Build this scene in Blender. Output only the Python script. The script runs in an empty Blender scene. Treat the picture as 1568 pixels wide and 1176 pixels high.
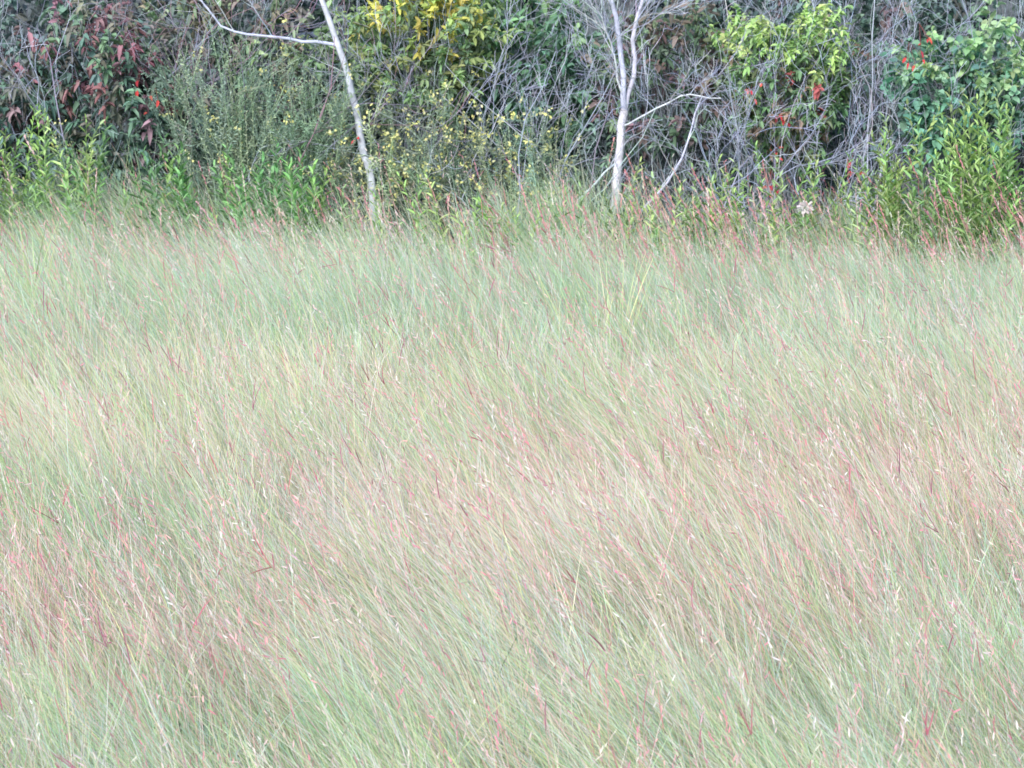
import bpy, math, numpy as np
from mathutils import Vector
rng = np.random.default_rng(7)
sc = bpy.context.scene

# ---------------------------------------------------------------- helpers
def lin(c):
    c = np.asarray(c, float) / 255.0
    return np.where(c <= 0.04045, c / 12.92, ((c + 0.055) / 1.055) ** 2.4)

def wave(x, y, seed, f=1.0):
    r = np.random.default_rng(seed)
    o = np.zeros_like(x, dtype=float)
    for i in range(6):
        a = r.uniform(0, 2 * math.pi); k = f * r.uniform(0.5, 2.2); p = r.uniform(0, 6.28)
        o += np.sin((x * math.cos(a) + y * math.sin(a)) * k + p)
    return o / 3.0

class Geo:
    def __init__(s): s.v = []; s.f = []; s.c = []; s.m = []; s.n = 0
    def add(s, v, f, c, mat=0):
        s.v.append(v.reshape(-1, 3)); s.f.append(f + s.n); s.c.append(c.reshape(-1, 3))
        s.m.append(np.full(len(f), mat, np.int32)); s.n += len(s.v[-1])
    def build(s, name, mats, smooth=False):
        v = np.concatenate(s.v); c = np.concatenate(s.c); m = np.concatenate(s.m)
        me = bpy.data.meshes.new(name)
        me.vertices.add(len(v)); me.vertices.foreach_set("co", v.astype(np.float32).ravel())
        tot = np.concatenate([np.full(len(f), f.shape[1], np.int32) for f in s.f])
        li = np.concatenate([f.ravel() for f in s.f]).astype(np.int32)
        me.loops.add(len(li)); me.loops.foreach_set("vertex_index", li)
        st = np.concatenate([[0], np.cumsum(tot)[:-1]]).astype(np.int32)
        me.polygons.add(len(tot)); me.polygons.foreach_set("loop_start", st)
        me.polygons.foreach_set("material_index", m)
        if smooth: me.polygons.foreach_set("use_smooth", np.ones(len(tot), bool))
        me.update(calc_edges=True)
        a = me.color_attributes.new("Col", 'FLOAT_COLOR', 'POINT')
        cc = np.ones((len(v), 4), np.float32); cc[:, :3] = np.clip(c, 0, .88)
        a.data.foreach_set("color", cc.ravel())
        for mt in mats: me.materials.append(mt)
        ob = bpy.data.objects.new(name, me); sc.collection.objects.link(ob)
        return ob

def mat_attr(name, transl=0.3, noise=0.0, nscale=20.0, bump=0.0):
    m = bpy.data.materials.new(name); m.use_nodes = True
    nt = m.node_tree; nt.nodes.clear()
    out = nt.nodes.new("ShaderNodeOutputMaterial")
    at = nt.nodes.new("ShaderNodeAttribute"); at.attribute_name = "Col"
    p = nt.nodes.new("ShaderNodeBsdfDiffuse")
    col = at.outputs["Color"]
    if noise > 0:
        tc = nt.nodes.new("ShaderNodeTexCoord")
        nz = nt.nodes.new("ShaderNodeTexNoise"); nz.inputs["Scale"].default_value = nscale; nz.inputs["Detail"].default_value = 4
        nt.links.new(tc.outputs["Object"], nz.inputs["Vector"])
        mr = nt.nodes.new("ShaderNodeMapRange"); mr.inputs[1].default_value = 0.3; mr.inputs[2].default_value = 0.7
        mr.inputs[3].default_value = 1 - noise; mr.inputs[4].default_value = 1 + noise
        nt.links.new(nz.outputs["Fac"], mr.inputs[0])
        mx = nt.nodes.new("ShaderNodeVectorMath"); mx.operation = 'SCALE'
        nt.links.new(col, mx.inputs[0]); nt.links.new(mr.outputs[0], mx.inputs["Scale"])
        col = mx.outputs[0]
        if bump > 0:
            b = nt.nodes.new("ShaderNodeBump"); b.inputs["Strength"].default_value = bump; b.inputs["Distance"].default_value = 0.02
            nt.links.new(nz.outputs["Fac"], b.inputs["Height"]); nt.links.new(b.outputs[0], p.inputs["Normal"])
    nt.links.new(col, p.inputs["Color"])
    if transl > 0:
        t = nt.nodes.new("ShaderNodeBsdfTranslucent"); nt.links.new(col, t.inputs["Color"])
        mix = nt.nodes.new("ShaderNodeMixShader"); mix.inputs[0].default_value = transl
        nt.links.new(p.outputs[0], mix.inputs[1]); nt.links.new(t.outputs[0], mix.inputs[2])
        nt.links.new(mix.outputs[0], out.inputs[0])
    else:
        nt.links.new(p.outputs[0], out.inputs[0])
    return m

M_GRASS = mat_attr("grass_blades", 0.3)
M_LEAF = mat_attr("leaf", 0.3)
M_BARK = mat_attr("bark", 0.0, 0.25, 18, 0.5)
M_TWIG = mat_attr("twig", 0.0)
M_SOIL = mat_attr("soil_and_gravel", 0.0, 0.4, 9, 0.8)
M_PETAL = mat_attr("petal", 0.3)

def norm(a): return a / (np.linalg.norm(a, axis=-1, keepdims=True) + 1e-9)

def tubes(g, P, R, col, sides=4, mat=1):
    M, n, _ = P.shape
    T = norm(np.gradient(P, axis=1))
    ref = np.zeros_like(T); ref[..., 1] = 1.0
    bad = np.abs(T[..., 1]) > 0.9; ref[bad] = [1, 0, 0]
    U = norm(np.cross(T, ref)); V = np.cross(T, U)
    a = np.linspace(0, 2 * math.pi, sides, endpoint=False)
    ring = (U[:, :, None, :] * np.cos(a)[None, None, :, None] + V[:, :, None, :] * np.sin(a)[None, None, :, None])
    v = P[:, :, None, :] + ring * R[:, :, None, None]
    idx = np.arange(M * n * sides).reshape(M, n, sides)
    A = idx[:, :-1, :]; B = idx[:, 1:, :]
    f = np.stack([A, np.roll(A, -1, 2), np.roll(B, -1, 2), B], -1).reshape(-1, 4)
    c = np.broadcast_to(col[:, None, None, :], v.shape)
    g.add(v, f, np.array(c), mat)

def leaves(g, base, d, up, L, W, col, fold=0.25, droop=0.2, mat=0):
    N = len(base)
    d = norm(d); s = norm(np.cross(d, up)); u = np.cross(s, d)
    L = L[:, None]; W = W[:, None]
    def pt(t, w, h): return base + d * L * t + s * W * w + u * (W * h) - np.array([0, 0, 1.0]) * L * droop * t * t
    v = np.stack([pt(0, 0, 0), pt(.3, .45, fold), pt(.72, .36, fold), pt(1, 0, 0), pt(.72, -.36, fold), pt(.3, -.45, fold)], 1)
    i = np.arange(N)[:, None] * 6
    f = np.concatenate([i + np.array([[0, 1, 2, 3]]), i + np.array([[0, 3, 4, 5]])])
    c = np.repeat(col[:, None, :], 6, 1)
    g.add(v, f, c, mat)

GAIN = 1.0; HAZE_MIX = 0.0
def pick(pal, n, jit=0.18, w=None):
    pal = np.array([lin(np.array(p) * (1 - HAZE_MIX) + np.array([128, 146, 156]) * HAZE_MIX) for p in pal]) * GAIN  # palette blended toward blue-grey: haze painted into the plant colours
    w = None if w is None else np.array(w) / np.sum(w)
    k = rng.choice(len(pal), n, p=w)
    return pal[k] * (1 + rng.normal(0, jit, (n, 1))).clip(.4, 1.8) * (1 + rng.normal(0, 0.05, (n, 3)))

# ---------------------------------------------------------------- terrain
def sstep(a, b, x):
    t = np.clip((x - a) / (b - a), 0, 1); return t * t * (3 - 2 * t)
def terr(x, y):
    return (0.38 * sstep(27.6, 28.9, y) + 2.2 * sstep(31, 46, y) + 0.04 * wave(x, y, 3, 0.9) * (y < 60)
            - 1.2*sstep(9, 0, y))
gx = np.concatenate([np.linspace(-400, -14, 18), np.linspace(-12, 12, 97), np.linspace(14, 400, 18)])
gy = np.concatenate([np.linspace(-200, 4, 14), np.linspace(5, 50, 181), np.linspace(54, 600, 20)])
GX, GY = np.meshgrid(gx, gy)
GZ = terr(GX, GY)
g = Geo()
idx = np.arange(GX.size).reshape(GX.shape)
f = np.stack([idx[:-1, :-1], idx[:-1, 1:], idx[1:, 1:], idx[1:, :-1]], -1).reshape(-1, 4)
c = np.zeros(GX.shape + (3,))
c[:] = lin([168, 168, 142])
grav = (sstep(27.3, 28.0, GY) * (1 - sstep(29.3, 30, GY)))[..., None]
c = c * (1 - grav) + lin([190, 184, 194]) * grav
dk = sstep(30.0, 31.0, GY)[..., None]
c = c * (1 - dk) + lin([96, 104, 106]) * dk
g.add(np.stack([GX, GY, GZ], -1), f, c)
g.build("ground", [M_SOIL], True)

# ---------------------------------------------------------------- meadow grass
def blades(g, x, y, L, az, s1, s2, w, c0, c1, nl=4, face=None):
    N = len(x)
    t = np.linspace(0, 1, nl)
    dh = np.stack([np.cos(az), np.sin(az), np.zeros(N)], 1)
    z0 = terr(x, y) - 0.01
    hor = L[:, None] * (s1[:, None] * t + s2[:, None] * t ** 2)
    ver = L[:, None] * (t * (1 - 0.25 * s1[:, None] ** 2) - 0.45 * s2[:, None] ** 2 * t ** 2)
    P = np.stack([x[:, None] + dh[:, :1] * hor, y[:, None] + dh[:, 1:2] * hor, z0[:, None] + ver], -1)
    fa = rng.normal(0, .7, N) if face is None else face
    S = np.stack([np.cos(fa), np.sin(fa), np.zeros(N)], 1)
    wt = w[:, None] * (1 - 0.85 * t ** 1.8) * 0.5
    v = np.stack([P - S[:, None, :] * wt[..., None], P + S[:, None, :] * wt[..., None]], 2)
    id_ = np.arange(N * nl * 2).reshape(N, nl, 2)
    f = np.stack([id_[:, :-1, 0], id_[:, :-1, 1], id_[:, 1:, 1], id_[:, 1:, 0]], -1).reshape(-1, 4)
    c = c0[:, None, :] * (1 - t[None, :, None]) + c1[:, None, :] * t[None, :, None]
    c = np.repeat(c[:, :, None, :], 2, 2)
    g.add(v, f, c)
    return P

def sample_field(n, y0=10.8, y1=28.6, margin=0.8):
    y = rng.uniform(y0, y1, n * 2)
    hw = 0.1228 * y + margin
    keep = rng.uniform(0, 1, n * 2) < hw / hw.max()
    y = y[keep][:n]; hw = hw[keep][:n]
    x = rng.uniform(-1, 1, len(y)) * hw
    return x, y

PAL = {k: lin(v) for k, v in dict(green=(190, 220, 172), blue=(190, 220, 206), straw=(242, 234, 206),
        yel=(232, 240, 176), pink=(250, 206, 206), white=(248, 248, 250), olive=(172, 182, 152)).items()}
KEYS = list(PAL); PA = np.array([PAL[k] for k in KEYS])

def field_cols(x, y):
    u = x / (0.1228 * y)
    far = sstep(21.5, 26, y)
    pinkband = np.exp(-((y - 18.2) / 2.2) ** 2) * sstep(-0.6, 0.5, u + 0.25 * wave(x, y, 5, 1.0)) + \
               0.8 * np.exp(-((y - 15.6) / 1.6) ** 2) * sstep(0.0, -0.8, u)
    yelband = np.exp(-((y - 21.0) / 1.6) ** 2)
    wv = wave(x, y, 11, 2.2); wv2 = wave(x, y, 12, 3.0)
    rightlow = sstep(17, 13, y) * (.35 + .65 * sstep(0.0, 0.8, u))
    W = np.stack([0.32 + 0.34 * far + 0.34 * rightlow + 0.22 * wv,
                  0.16 + 0.40 * far + 0.16 * rightlow - 0.12 * wv2,
                  0.27 - 0.20 * far + 0.10 * yelband - 0.15 * wv,
                  0.10 + 0.14 * yelband + 0.05 * wv2,
                  0.12 + 0.55 * pinkband + 0.07 * wv2,
                  0.22 + 0.08 * wv2,
                  0.12 + 0.06 * rightlow], -1).clip(0.01, 2)
    W /= W.sum(-1, keepdims=True)
    r = rng.uniform(0, 1, len(x))[:, None]
    k = (r > np.cumsum(W, -1)).sum(-1).clip(0, len(KEYS) - 1)
    c = PA[k]
    c = c * (1 + rng.normal(0, 0.16, (len(x), 1))) * (1 + rng.normal(0, 0.03, (len(x), 3)))
    return c, W

g = Geo()
tx, ty = sample_field(3300, y1=28.9)
per = 54
x = np.repeat(tx, per); y = np.repeat(ty, per); N = len(x)
ra = rng.uniform(0, 2 * math.pi, N); rr = np.abs(rng.normal(0, 0.10, N))
ox, oy = np.cos(ra) * rr, np.sin(ra) * rr
x = x + ox; y = y + oy
tl = np.repeat(rng.normal(0, 1, len(tx)), per)
lump = wave(x, y, 91, 4.0)
near = sstep(24, 14, y)
L = (0.64 + 0.06 * wave(x, y, 21, 1.1) + (.02 + .06 * near) * lump + 0.05 * tl - .5 * rr + rng.normal(0, 0.10, N)).clip(0.2, 1.02)
L *= 1 - 0.35 * sstep(27.4, 28.6, y) * (0.6 + .6 * wave(x, y, 22, 2.5)).clip(0, 1)
tw = np.repeat(rng.normal(0, .12, len(tx)), per)
wx = -0.26 + 0.16 * wave(x, y, 31, 1.0) + tw + rng.normal(0, 0.12, N) + 1.3 * ox
wy = -0.03 + 0.10 * wave(x, y, 32, 0.8) + rng.normal(0, 0.12, N) + 1.3 * oy
az = np.arctan2(wy, wx); mag = np.hypot(wx, wy)
c1, _ = field_cols(x, y)
tint = (1 + np.repeat(rng.normal(0, 0.10, (len(tx), 1)), per, 0)) * (1 + (.05 + .09 * near) * lump + .05 * wave(x, y, 77, 1.5))[:, None]  # random tuft tone, plus shade painted into low hollows between clumps
hue = 1 + np.repeat(rng.normal(0, 0.035, (len(tx), 3)), per, 0)
c1 = c1 * tint * hue
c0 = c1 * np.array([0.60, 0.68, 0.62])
w = rng.uniform(0.0028, 0.0058, N)
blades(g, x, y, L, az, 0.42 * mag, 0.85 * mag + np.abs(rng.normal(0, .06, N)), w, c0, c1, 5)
x, y = sample_field(6000); N = len(x)
c1, _ = field_cols(x, y)
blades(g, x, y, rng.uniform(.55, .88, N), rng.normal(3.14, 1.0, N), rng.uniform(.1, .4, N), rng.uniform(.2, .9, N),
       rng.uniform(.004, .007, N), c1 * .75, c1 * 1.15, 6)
# ragged taller fringe where the meadow meets the weeds
n = 7000
x = rng.uniform(-4.4, 4.4, n); y = rng.uniform(27.2, 28.7, n)
k = (wave(x, y, 55, 2.2) + rng.normal(0, .5, n)) > -.1
x, y = x[k], y[k]; N = len(x)
c1, _ = field_cols(x, y)
wx = rng.normal(-.25, .2, N); wy = rng.normal(0, .12, N)
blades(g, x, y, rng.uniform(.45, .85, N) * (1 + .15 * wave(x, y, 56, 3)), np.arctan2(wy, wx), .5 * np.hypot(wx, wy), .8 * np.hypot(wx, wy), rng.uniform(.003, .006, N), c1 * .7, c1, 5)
g.build("meadow_grass", [M_GRASS])

g = Geo()
x, y = sample_field(12000); N = len(x)
pr = rng.uniform(0, 1, N)
cc, W = field_cols(x, y)
keep = pr < 0.22 + 1.6 * W[:, 4] + 0.15 * sstep(22, 27, y)
x, y = x[keep], y[keep]; N = len(x)
wx = -0.25 + 0.12 * wave(x, y, 31, 0.8) + rng.normal(0, 0.16, N); wy = rng.normal(0, .13, N)
stemc = pick([(230, 204, 180), (236, 190, 192), (214, 216, 180), (240, 234, 226)], N, .1)
topc = pick([(244, 180, 188), (228, 150, 172), (244, 210, 212), (240, 228, 226)], N, .1)
P = blades(g, x, y, rng.uniform(.62, .92, N), np.arctan2(wy, wx), .5 * np.hypot(wx, wy), .8 * np.hypot(wx, wy),
           rng.uniform(.0025, .004, N), stemc, topc, 6)
tip = P[:, -1]; d = norm(P[:, -1] - P[:, -2])
for k in range(6):
    b = tip - d * 0.024 * k
    dd = d + rng.normal(0, .35, (N, 3))
    up = norm(rng.normal(0, 1, (N, 3)))
    leaves(g, b, dd, up, rng.uniform(.018, .04, N), rng.uniform(.003, .007, N), topc * rng.uniform(.9, 1.1), .1, 0)
n = 520
x, y = sample_field(n, 11.5, 28.2, .8); n = len(x)
wx = -.18 + rng.normal(0, .13, n); wy = rng.normal(0, .1, n)
stemc = pick([(216, 160, 160), (210, 146, 160), (222, 180, 172)], n, .1)
P = blades(g, x, y, rng.uniform(.66, .92, n), np.arctan2(wy, wx), .5 * np.hypot(wx, wy), .7 * np.hypot(wx, wy), np.full(n, .0036), stemc, stemc, 6)
tip = P[:, -1]; d0 = norm(P[:, -1] - P[:, -2])
rc = pick([(208, 122, 150), (218, 136, 152), (190, 118, 146), (228, 164, 170), (196, 136, 160)], n, .12)
for k in range(3):
    sel = np.ones(n, bool) if k == 0 else rng.uniform(0, 1, n) < 0.10
    m = sel.sum()
    dd = norm(d0[sel] + (0 if k == 0 else 1) * rng.normal(0, .45, (m, 3)))
    Lr = rng.uniform(.06, .15, m)
    t = np.linspace(0, 1, 6)
    side = rng.normal(0, .13, (m, 3))
    PP = (tip - d0 * .012)[sel][:, None] + dd[:, None] * (Lr[:, None] * t)[..., None] + side[:, None] * (Lr[:, None] * t ** 2)[..., None]
    R = rng.uniform(.0016, .0028, m)[:, None] * np.array([.6, 1, .8, 1, .7, .2])
    tubes(g, PP, R, rc[sel], 3, 0)
g.build("seeding_grass_stalks", [M_GRASS])

# ---------------------------------------------------------------- woody growth
def grow(start, d, length, r, depth, spread, wander, out, nch=(3, 5), shrink=0.62, upb=0.05, rmin=0.0016):
    n = 7
    pts = [np.array(start, float)]; d = np.array(d, float); d /= np.linalg.norm(d)
    dirs = [d]
    for i in range(n - 1):
        d = d + rng.normal(0, wander, 3) + np.array([0, 0, upb]); d /= np.linalg.norm(d)
        pts.append(pts[-1] + d * length / (n - 1)); dirs.append(d)
    R = np.linspace(r, max(r * 0.45, rmin), n)
    out.append((np.array(pts), R))
    if depth > 0:
        for k in range(rng.integers(nch[0], nch[1] + 1)):
            i = rng.integers(2, n)
            dd = dirs[i] + rng.normal(0, spread, 3)
            grow(pts[i], dd, length * shrink * rng.uniform(.7, 1.2), max(R[i] * .65, rmin), depth - 1, spread, wander, out, nch, shrink, upb, rmin)

def resample(pts, n=7, jit=0.0):
    pts = np.array(pts, float)
    s = np.concatenate([[0], np.cumsum(np.linalg.norm(np.diff(pts, axis=0), axis=1))]); s /= s[-1]
    t = np.linspace(0, 1, n)
    o = np.stack([np.interp(t, s, pts[:, k]) for k in range(3)], 1)
    if n > 8:
        o[1:-1] = .25 * o[:-2] + .5 * o[1:-1] + .25 * o[2:]
    o[1:-1] += rng.normal(0, jit, (n - 2, 3))
    return o

def add_lines(g, lines, cols, jit=.1, sides=4, mat=1):
    byn = {}
    for P, R in lines: byn.setdefault(len(P), []).append((P, R))
    for n, l in byn.items():
        P = np.array([a for a, b in l]); R = np.array([b for a, b in l])
        tubes(g, P, R, pick(cols, len(l), jit), sides, mat)

PALE = [(204, 212, 226), (194, 204, 220), (214, 220, 230)]
TWIG = [(176, 186, 216), (166, 176, 202), (198, 206, 226), (162, 166, 182)]

g = Geo(); big = []; fine = []
tr = resample([(-.98, 29, .3), (-.97, 29, .66), (-.95, 29.0, .80), (-1.01, 29, 1.00), (-1.08, 29, 1.3), (-1.13, 29, 1.62), (-1.19, 29, 1.85), (-1.28, 29, 2.05), (-1.38, 29, 2.3), (-1.52, 29.05, 2.8), (-1.6, 29.1, 3.4)], 24, .006)
big.append((tr, np.interp(np.linspace(0, 1, 24), [0, .5, 1], [.033, .022, .010])))
b1 = resample([(-1.19, 29, 1.86), (-1.38, 28.95, 1.89), (-1.58, 28.9, 1.93), (-1.82, 28.85, 1.93), (-2.0, 28.85, 2.03), (-2.25, 28.8, 2.3)], 14, .012)
big.append((b1, np.linspace(.013, .005, 14)))
b2 = resample([(-1.05, 29, 1.12), (-.95, 29, 1.0), (-.88, 28.98, .85)], 7, .006)
big.append((b2, np.linspace(.006, .004, 7)))
for i in (5, 8, 10, 12): grow(b1[i], (-.5, -.1, .8), .45, .005, 2, .5, .1, fine)
for i in (14, 16, 18, 20, 22, 23): grow(tr[i], (rng.normal(0, .6), rng.normal(0, .4), .7), .7, .008, 3, .5, .1, fine)
for i in (7, 10): grow(tr[i], (rng.choice([-1, 1]) * .8, -.1, .5), .3, .004, 1, .5, .12, fine)
add_lines(g, big, PALE, .05, 8); add_lines(g, fine, PALE + TWIG, .1, 3)
g.build("leaning_pale_tree", [M_LEAF, M_BARK], True)

g = Geo(); big = []; fine = []
tr = resample([(.70, 29, .3), (.71, 29, .6), (.735, 29, 1.0), (.76, 29, 1.3), (.785, 29, 1.42)], 10, .005)
big.append((tr, np.linspace(.037, .028, 10)))
s1 = resample([(.785, 29, 1.40), (.775, 29, 1.6), (.762, 29, 1.78), (.74, 29, 1.92), (.70, 29, 2.1), (.62, 29, 2.5), (.55, 29, 3.1)], 14, .008)
s2 = resample([(.785, 29, 1.40), (.83, 29.03, 1.55), (.85, 29.05, 1.74), (.83, 29.05, 1.9), (.86, 29.05, 2.05), (.98, 29.1, 2.4), (1.05, 29.1, 3.0)], 14, .008)
s3 = resample([(.80, 29, 1.45), (.73, 28.97, 1.62), (.70, 28.95, 1.9), (.60, 28.9, 2.05), (.45, 28.9, 2.4)], 12, .008)
big += [(s1, np.linspace(.022, .009, 14)), (s2, np.linspace(.018, .008, 14)), (s3, np.linspace(.008, .005, 12))]
for s_ in (s1, s2, s3):
    for i in range(4, len(s_)):
        for k in range(2):
            grow(s_[i], (rng.normal(0, .7), rng.normal(0, .4), .65), .42, .005, 2, .45, .1, fine, (3, 6))
big.append((resample([(.48, 28.95, .5), (.44, 28.95, .75), (.53, 28.95, .86), (.62, 28.97, .95), (.73, 29, 1.05)], 12, .008), np.linspace(.010, .006, 12)))
big.append((resample([(.72, 29, .5), (.95, 29, .75), (1.1, 29, .9), (1.2, 29, 1.15), (1.27, 29, 1.35), (1.32, 29, 1.5)], 12, .012), np.linspace(.011, .005, 12)))
big.append((resample([(.76, 29, 1.3), (1.0, 28.98, 1.42), (1.2, 28.95, 1.52), (1.45, 28.95, 1.5)], 12, .012), np.linspace(.007, .004, 12)))
for br in big[-3:]:
    for i in (4, 6, 8, 10): grow(br[0][i], (rng.normal(.2, .6), rng.normal(0, .3), .6), .3, .004, 1, .5, .15, fine)
add_lines(g, big, PALE, .05, 8); add_lines(g, fine, PALE + TWIG, .1, 3)
g.build("forked_pale_tree", [M_LEAF, M_BARK], True)

def bare_shrub(x, y, z1, n, spreadx=.5, cols=TWIG, depth=3, r=.008, sp=.5):
    g = Geo(); fine = []
    for i in range(n):
        px, py = x + rng.normal(0, spreadx), y + rng.normal(0, .15)
        grow((px, py, float(terr(px, py)) - .02), (rng.normal(0, .5), rng.normal(0, .2), 1), (z1 - .4) * rng.uniform(.7, 1.05), r * rng.uniform(.6, 1.1), depth, sp, .2, fine, (3, 5), .5)
    add_lines(g, fine, cols, .15, 3)
    return g.build("bare_twiggy_shrub", [M_LEAF, M_TWIG])

bare_shrub(-3.1, 29.3, 2.4, 5, .3)
bare_shrub(-2.3, 29.6, 2.5, 4, .2, [(164, 136, 150), (160, 156, 180)])
bare_shrub(-.1, 29.2, 2.0, 6, .2)
bare_shrub(.35, 29.2, 2.1, 7, .2)
bare_shrub(1.3, 29.0, 1.8, 7, .2)
bare_shrub(2.25, 28.95, 1.7, 8, .25)
bare_shrub(2.5, 29.3, 2.4, 9, .25)
bare_shrub(3.3, 29.7, 2.6, 5, .3)

GAIN = 1.65; HAZE_MIX = .38
def leafy(name, cx, cy, z0, z1, rx, ry, ncl, per, ll, lw, pal, wts=None, toppal=None, droop=.35, cl=.10, bare=.1, stemcols=((112, 114, 122), (124, 124, 134)), inner_shade=.7, shell=.4):
    g = Geo()
    d = norm(rng.normal(0, 1, (ncl, 3)))
    ph = rng.uniform(0, 6.28, 6)
    lump = 1 + .16 * np.sin(4 * d[:, 0] + ph[0] + 3 * d[:, 2]) + .12 * np.sin(7 * d[:, 0] + ph[1]) + .12 * np.sin(8 * d[:, 2] + ph[2]) 
    rad = rng.uniform(shell, 1, ncl) ** .6 * lump * (1 + np.abs(rng.normal(0, .12, ncl)))
    zc = (z0 + z1) / 2; rz = (z1 - z0) / 2
    C = np.array([cx, cy, zc]) + d * rad[:, None] * np.array([rx, ry, rz])
    gz = terr(C[:, 0], C[:, 1]); C[:, 2] = np.maximum(C[:, 2], gz + .05)
    ns = min(ncl, 140); sel = rng.choice(ncl, ns, replace=False)
    bx = cx + rng.normal(0, rx * .25, ns); by = cy + rng.normal(0, ry * .2, ns)
    B = np.stack([bx, by, terr(bx, by) - .03], 1); E = C[sel]
    t = np.linspace(0, 1, 8)[None, :, None]
    Pm = B[:, None] * (1 - t) + E[:, None] * t
    Pm[..., 0] -= (E[:, 0] - B[:, 0])[:, None] * .25 * np.sin(math.pi * t[..., 0])
    Pm[:, 1:-1] += rng.normal(0, .012, (ns, 6, 3))
    R = rng.uniform(.003, .007, ns)[:, None] * np.linspace(1, .35, 8)
    tubes(g, Pm, R, pick(stemcols, ns, .15), 3, 1)
    axis = norm(d * .7 + rng.normal(0, .45, (ncl, 3)) + np.array([0, -.15, .5]))
    Ls = rng.uniform(.6, 1.5, ncl) * cl
    t = np.linspace(-1.2, 1, 3)[None, :, None]
    Ps = C[:, None] + axis[:, None] * Ls[:, None, None] * t
    tubes(g, Ps, np.full((ncl, 3), .0022), pick(stemcols, ncl, .15), 3, 1)
    has = rng.uniform(0, 1, ncl) > bare
    Cs, As, Lz = C[has], axis[has], Ls[has]; m = len(Cs)
    k = np.repeat(np.arange(m), per); N = len(k)
    tt = rng.uniform(-.9, 1.0, N)
    base = Cs[k] + As[k] * (Lz[k] * tt)[:, None]
    dirv = As[k] * .45 + norm(rng.normal(0, 1, (N, 3))) * .95
    up = norm(np.array([0, -.35, 1.0]) + rng.normal(0, .4, (N, 3)))
    kc = pick(pal, m, .14, wts)
    if toppal is not None:
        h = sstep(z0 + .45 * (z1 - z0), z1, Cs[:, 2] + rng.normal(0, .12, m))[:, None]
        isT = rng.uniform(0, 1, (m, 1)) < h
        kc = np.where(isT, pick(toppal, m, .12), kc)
    rr = rad[has][:, None]; kc = kc * (inner_shade + (1 - inner_shade) * np.clip((rr - .5) * 2, 0, 1))  # shade painted into leaf colour toward the inside of the shrub
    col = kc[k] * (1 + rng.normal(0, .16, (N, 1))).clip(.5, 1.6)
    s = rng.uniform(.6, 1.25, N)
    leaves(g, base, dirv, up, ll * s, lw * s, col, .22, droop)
    return g.build(name, [M_LEAF, M_TWIG])

for i, cx in enumerate(np.linspace(-5.4, 5.4, 8)):
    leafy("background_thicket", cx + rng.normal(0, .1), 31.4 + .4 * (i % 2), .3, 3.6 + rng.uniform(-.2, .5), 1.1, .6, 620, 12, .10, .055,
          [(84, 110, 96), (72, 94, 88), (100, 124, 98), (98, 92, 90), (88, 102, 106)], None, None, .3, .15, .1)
bare_shrub(-1.5, 30.4, 2.9, 3, .8); bare_shrub(1.5, 30.4, 2.9, 4, .8)

leafy("red_leaved_shrub", -2.95, 29.5, .55, 1.98, .72, .45, 700, 12, .078, .036, [(80, 112, 88), (64, 94, 78), (116, 80, 88), (136, 72, 78), (98, 98, 82)], [5, 4, 1.0, .3, 1.5], [(112, 102, 86), (96, 124, 88), (136, 76, 82)], .6, .1, .1)
leafy("red_leaved_shrub", -3.9, 29.7, .5, 2.1, .5, .45, 300, 12, .09, .04, [(88, 110, 96), (74, 98, 84), (120, 88, 92)], None, None, .5)
leafy("green_shrub", -2.1, 30.2, .8, 2.35, .55, .4, 420, 12, .07, .034, [(92, 116, 84), (84, 104, 84), (116, 98, 90)], None, [(120, 140, 90), (140, 118, 90)], .4)
leafy("golden_leaved_shrub", -.62, 29.6, 1.3, 2.25, .50, .35, 380, 15, .07, .028, [(116, 144, 78), (100, 128, 78), (144, 156, 76)], None, [(214, 208, 64), (212, 190, 70), (158, 176, 72), (126, 156, 78)], .15, .07)
leafy("green_shrub", -1.3, 29.95, .6, 1.9, .7, .35, 380, 12, .07, .034, [(96, 126, 90), (84, 112, 86)], None, [(130, 154, 92)], .3)
leafy("green_shrub", .02, 30.1, .9, 2.35, .6, .4, 460, 13, .075, .038, [(86, 134, 82), (72, 112, 80)], None, [(124, 168, 86), (104, 148, 84)], .3)
leafy("green_shrub", .2, 29.8, .5, 1.4, .6, .35, 240, 12, .065, .03, [(96, 122, 98), (84, 104, 94)], None, None, .3, .1, .3)
leafy("red_leaved_shrub", 1.1, 29.8, 1.0, 2.05, .5, .4, 320, 12, .07, .034, [(96, 126, 88), (126, 92, 92), (106, 136, 96)], None, [(142, 112, 96), (126, 150, 96)], .4)
leafy("green_shrub", 1.2, 29.9, .4, 1.2, .7, .35, 240, 12, .065, .03, [(84, 108, 92), (76, 96, 88)], None, None, .3, .1, .3)
leafy("autumn_shrub", 1.92, 29.4, 1.0, 2.08, .44, .4, 700, 14, .056, .026, [(96, 134, 72), (118, 124, 74), (134, 102, 76), (190, 66, 62)], [4, 2, 1, .12], [(176, 210, 96), (190, 216, 110), (144, 186, 86)], .4, .07)
leafy("broad_leaved_shrub", 3.2, 29.3, 1.05, 1.9, .52, .4, 380, 12, .065, .05, [(88, 144, 110), (76, 128, 102), (108, 158, 116)], None, [(158, 190, 118), (130, 172, 114)], .2)
leafy("broad_leaved_shrub", 4.1, 29.6, .8, 2.0, .5, .4, 300, 12, .08, .055, [(96, 134, 112), (84, 118, 104)], None, None, .2)
leafy("green_shrub", 2.8, 29.9, .5, 1.6, .8, .35, 280, 12, .065, .032, [(96, 130, 116), (88, 118, 114)], None, None, .3, .1, .35)
leafy("green_shrub", 2.55, 30.4, 1.0, 2.5, .8, .4, 380, 12, .075, .038, [(96, 126, 100), (84, 108, 94), (130, 98, 92)], [4, 3, .4], None, .3)

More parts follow.
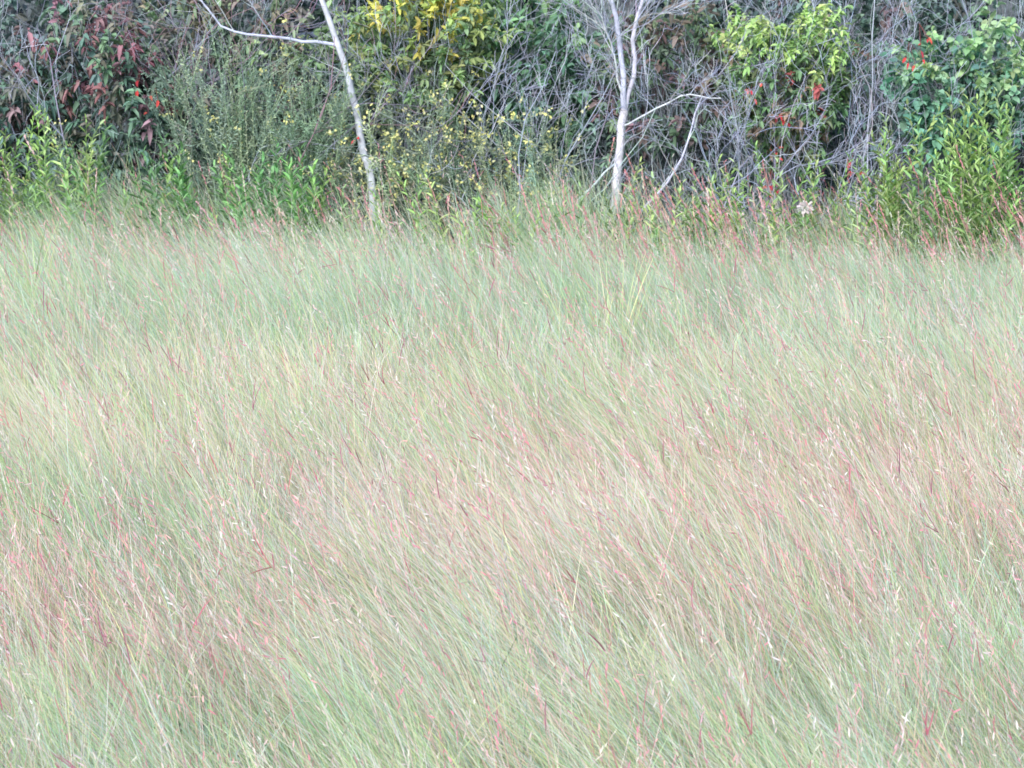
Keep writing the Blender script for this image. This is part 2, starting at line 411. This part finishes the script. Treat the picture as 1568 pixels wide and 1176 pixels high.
GAIN = 1.0; HAZE_MIX = 0
g = Geo()
for (cx, cz, s, n) in [(1.88, 1.40, .03, 7), (1.84, 1.10, .03, 5), (1.82, .88, .03, 6), (-2.6, 1.6, .03, 3), (-2.5, 1.45, .03, 3), (2.85, 1.9, .03, 4), (2.78, 1.78, .03, 4), (-1.08, 1.22, .012, 2), (2.4, 1.0, .04, 3), (1.7, 1.55, .04, 3)]:
    b = np.array([cx, 28.92, cz]) + rng.normal(0, 1, (n, 3)) * np.array([s, .04, s * 1.2])
    leaves(g, b, norm(rng.normal(0, .6, (n, 3)) + np.array([0, -.2, -.6])), norm(np.array([0, -.8, .6]) + rng.normal(0, .2, (n, 3))), rng.uniform(.035, .055, n), rng.uniform(.018, .03, n), pick([(216, 84, 88), (206, 80, 94), (218, 108, 98)], n, .1))
    e = b; st = np.array([cx, 29.25, cz + .1]) + np.zeros((n, 3))
    t = np.linspace(0, 1, 5)[None, :, None]
    tubes(g, st[:, None] * (1 - t) + e[:, None] * t, np.full((n, 5), .0015), pick([(150, 90, 90)], n), 3, 1)
g.build("scarlet_creeper", [M_LEAF, M_TWIG])

# ---------------------------------------------------------------- herbs
GAIN = 1.2; HAZE_MIX = .16
def stalks(name, xs, ys, hs, ll, lw, pal, nleaf=26, lean=.08, upang=.7, flower=None, branches=0, t0=.15, stemr=.0035):
    g = Geo(); N = len(xs)
    z0 = terr(xs, ys)
    nl = 7; t = np.linspace(0, 1, nl)
    lx = rng.normal(-.04, lean, N); ly = rng.normal(0, lean, N); cx = rng.normal(0, lean, N)
    P = np.stack([xs[:, None] + hs[:, None] * (lx[:, None] * t + cx[:, None] * t ** 2), ys[:, None] + hs[:, None] * ly[:, None] * t, z0[:, None] + hs[:, None] * t], -1)
    sc_ = pick(pal, N, .13)
    tubes(g, P, stemr * np.linspace(1, .4, nl)[None].repeat(N, 0), sc_ * .9, 3, 0)
    def attach(P, hs, sc_, nleaf, ll, lw, t0=.15):
        N = len(P)
        k = np.repeat(np.arange(N), nleaf); M = len(k)
        tt = np.tile(np.linspace(t0, 1, nleaf), N) 
        fi = tt * (nl - 1); i0 = np.floor(fi).astype(int).clip(0, nl - 2); fr = (fi - i0)[:, None]
        b = P[k, i0] * (1 - fr) + P[k, i0 + 1] * fr
        ax = norm(P[k, i0 + 1] - P[k, i0])
        a = np.tile(np.arange(nleaf) * 2.4, N) + rng.uniform(0, 6.28, N)[k]
        rad = np.stack([np.cos(a), np.sin(a), 0 * a], 1)
        dv = rad + ax * (upang + .9 * tt[:, None] ** 3) + rng.normal(0, .12, (M, 3))
        s = (1 - .45 * tt ** 2.5) * rng.uniform(.75, 1.2, M)
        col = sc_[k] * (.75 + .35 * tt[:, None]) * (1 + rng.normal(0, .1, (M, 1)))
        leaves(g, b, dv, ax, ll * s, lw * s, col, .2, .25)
    attach(P, hs, sc_, nleaf, ll, lw, t0)
    if branches:
        k = np.repeat(np.arange(N), branches); M = len(k)
        i0 = rng.integers(2, nl - 1, M)
        b = P[k, i0]; d = norm(rng.normal(0, .55, (M, 3)) + np.array([-.05, 0, 1.0]))
        Lb = hs[k] * rng.uniform(.15, .35, M)
        PB = b[:, None] + d[:, None] * (Lb[:, None] * t)[..., None] + rng.normal(0, .004, (M, nl, 3))
        tubes(g, PB, .0018 * np.ones((M, nl)), sc_[k], 3, 0)
        attach(PB, Lb, sc_[k], max(8, nleaf // 2), ll * .7, lw * .8, .1)
        tips = np.concatenate([P[:, -1], PB[:, -1]])
    else: tips = P[:, -1]
    if flower is not None:
        pal2, frac, nf, fs, sp = flower
        tp = tips[rng.uniform(0, 1, len(tips)) < frac]
        k = np.repeat(np.arange(len(tp)), nf); M = len(k)
        b = tp[k] + rng.normal(0, sp, (M, 3))
        leaves(g, b, norm(rng.normal(0, 1, (M, 3)) + np.array([0, -.3, .4])), norm(rng.normal(0, 1, (M, 3))), rng.uniform(.6, 1.3, M) * fs, rng.uniform(.6, 1.2, M) * fs * .8, pick(pal2, M, .1), .2, 0)
    return g.build(name, [M_LEAF])

def U(a, b, n): return rng.uniform(a, b, n)
GB = [(170, 206, 122), (152, 194, 116), (186, 216, 134), (160, 190, 130)]
GB2 = [(132, 184, 114), (118, 170, 110), (154, 198, 116)]
n = 50; stalks("goldenrod_patch", U(-3.9, -2.85, n), U(28.0, 28.7, n), U(.6, 1.12, n), .13, .03, GB, 30, .1)
n = 52; stalks("goldenrod_patch", U(-3.0, -1.25, n), U(28.1, 28.8, n), U(.4, .98, n), .15, .038, GB2, 24, .13)
n = 26; stalks("goldenrod_patch", U(-1.3, .5, n), U(28.0, 28.6, n), U(.4, .82, n), .12, .028, GB, 24, .15)
xc = np.concatenate([rng.normal(.95, .12, 12), rng.normal(1.45, .12, 14), rng.normal(1.8, .1, 10), U(.3, 2.4, 18)])
n = len(xc); stalks("goldenrod_patch", xc, U(28.0, 28.6, n), U(.5, 1.02, n), .12, .028, GB, 26, .14)
n = 75; stalks("goldenrod_patch", U(2.4, 4.3, n), U(28.0, 28.8, n), U(.6, 1.22, n), .15, .032, GB, 30, .1)
n = 14; stalks("goldenrod_patch", U(3.0, 3.6, n), U(28.3, 28.7, n), U(1.1, 1.38, n), .15, .032, GB, 32)
GAIN = 1.35
FG = [(160, 180, 156), (146, 170, 152), (176, 192, 158), (138, 158, 138)]
YF = ([(240, 234, 140), (244, 240, 166), (228, 224, 140)])
n = 110; stalks("feathery_groundsel", U(-2.25, -1.2, n), U(28.8, 29.3, n), U(.8, 1.5, n), .055, .014, FG, 34, .09, .8, (YF, .10, 5, .024, .016), 7)
n = 100; stalks("feathery_groundsel", U(-1.15, .3, n), U(28.85, 29.3, n), U(.5, 1.2, n), .055, .014, FG, 30, .1, .8, (YF, .30, 7, .027, .018), 7)
n = 26; stalks("feathery_groundsel", U(-3.6, -2.9, n), U(28.8, 29.1, n), U(.4, .85, n), .045, .011, FG, 24, .1, .8, (YF, .3, 6, .022, .016), 6)
GAIN = 1.0; HAZE_MIX = 0
g = Geo()
xs = np.concatenate([U(.3, 1.9, 110), U(-3.6, 3.8, 110), U(1.7, 3.7, 60)]); n = len(xs); ys = U(26.4, 28.4, n)
wx = rng.normal(-.24, .14, n); wy = rng.normal(0, .1, n)
sc1 = pick([(230, 208, 180), (234, 194, 188), (210, 216, 170)], n, .1)
P = blades(g, xs, ys, U(.65, 1.1, n), np.arctan2(wy, wx), .6 * np.hypot(wx, wy), .5 * np.hypot(wx, wy), np.full(n, .005), sc1 * .85, sc1, 7)
pc = pick([(242, 194, 198), (230, 164, 178), (242, 216, 214), (212, 146, 162)], n, .1)
d = norm(P[:, -1] - P[:, -2])
for k in range(24):
    b = P[:, -1] - d * .007 * k
    leaves(g, b, d + rng.normal(0, .25, (n, 3)), norm(rng.normal(0, 1, (n, 3))), U(.015, .03, n), U(.005, .009, n), pc * rng.uniform(.85, 1.15), .1, 0)
g.build("pink_plume_grass", [M_GRASS])

g = Geo()
for (cx, cy, h) in [(-3.02, 26.2, 1.0), (.45, 24.2, .9), (.62, 24.3, .95)]:
    n = 12; a = U(0, 6.28, n)
    cc = pick([(220, 232, 176), (212, 226, 172), (232, 230, 196)], n, .08)
    blades(g, cx + rng.normal(0, .03, n), cy + rng.normal(0, .03, n), U(.75, 1.0, n) * h, a, U(.03, .2, n), U(.02, .3, n), U(.010, .016, n), cc * .8, cc, 8)
g.build("tall_reed_clump", [M_GRASS])

g = Geo()
ctr = np.array([1.97, 27.9, .84]); n = 110
t = np.linspace(0, 1, 7)
stem = np.array([[1.97, 27.95, .0]]) * (1 - t)[:, None] + ctr * t[:, None]
tubes(g, stem[None], np.full((1, 7), .004), lin([150, 160, 120])[None], 5, 0)
dd = norm(rng.normal(0, 1, (n, 3)) + np.array([0, -.3, .3]))
leaves(g, ctr + dd * np.array([.045, .03, .035]) * U(.2, 1, n)[:, None], dd, norm(rng.normal(0, 1, (n, 3))), U(.02, .035, n), U(.015, .026, n), pick([(240, 236, 234), (234, 226, 224), (242, 240, 240)], n, .05), .2, .1)
g.build("white_flower", [M_PETAL])

# ---------------------------------------------------------------- light
w = bpy.data.worlds.new("World"); sc.world = w; w.use_nodes = True
nt = w.node_tree; bg = nt.nodes["Background"]
sky = nt.nodes.new("ShaderNodeTexSky"); sky.sky_type = 'NISHITA'; sky.sun_disc = False
EL, AZ = math.radians(36), math.radians(204)
sky.sun_elevation = EL; sky.sun_rotation = AZ
sky.air_density = 1.0; sky.dust_density = 1.0
nt.links.new(sky.outputs[0], bg.inputs[0]); bg.inputs[1].default_value = 0.15
sd = bpy.data.lights.new("sun", 'SUN'); sd.energy = 4.9; sd.angle = math.radians(28); sd.color = (1, .96, .925)
so = bpy.data.objects.new("sun", sd); sc.collection.objects.link(so)
dirv = Vector((math.sin(AZ) * math.cos(EL), math.cos(AZ) * math.cos(EL), math.sin(EL)))
so.rotation_euler = dirv.to_track_quat('Z', 'Y').to_euler()
so.location = dirv * 50

# ---------------------------------------------------------------- camera
cd = bpy.data.cameras.new("camera"); co = bpy.data.objects.new("camera", cd); sc.collection.objects.link(co)
co.location = (0, 0, 3.6); co.rotation_euler = (math.radians(90 - 8.07), 0, 0)
cd.sensor_width = 36; cd.lens = 18 / math.tan(math.radians(7)); cd.clip_end = 2000
cd.dof.use_dof = True; cd.dof.focus_distance = 19; cd.dof.aperture_fstop = 11
sc.camera = co
sc.view_settings.view_transform = 'Standard'; sc.view_settings.look = 'None'; sc.view_settings.exposure = 0
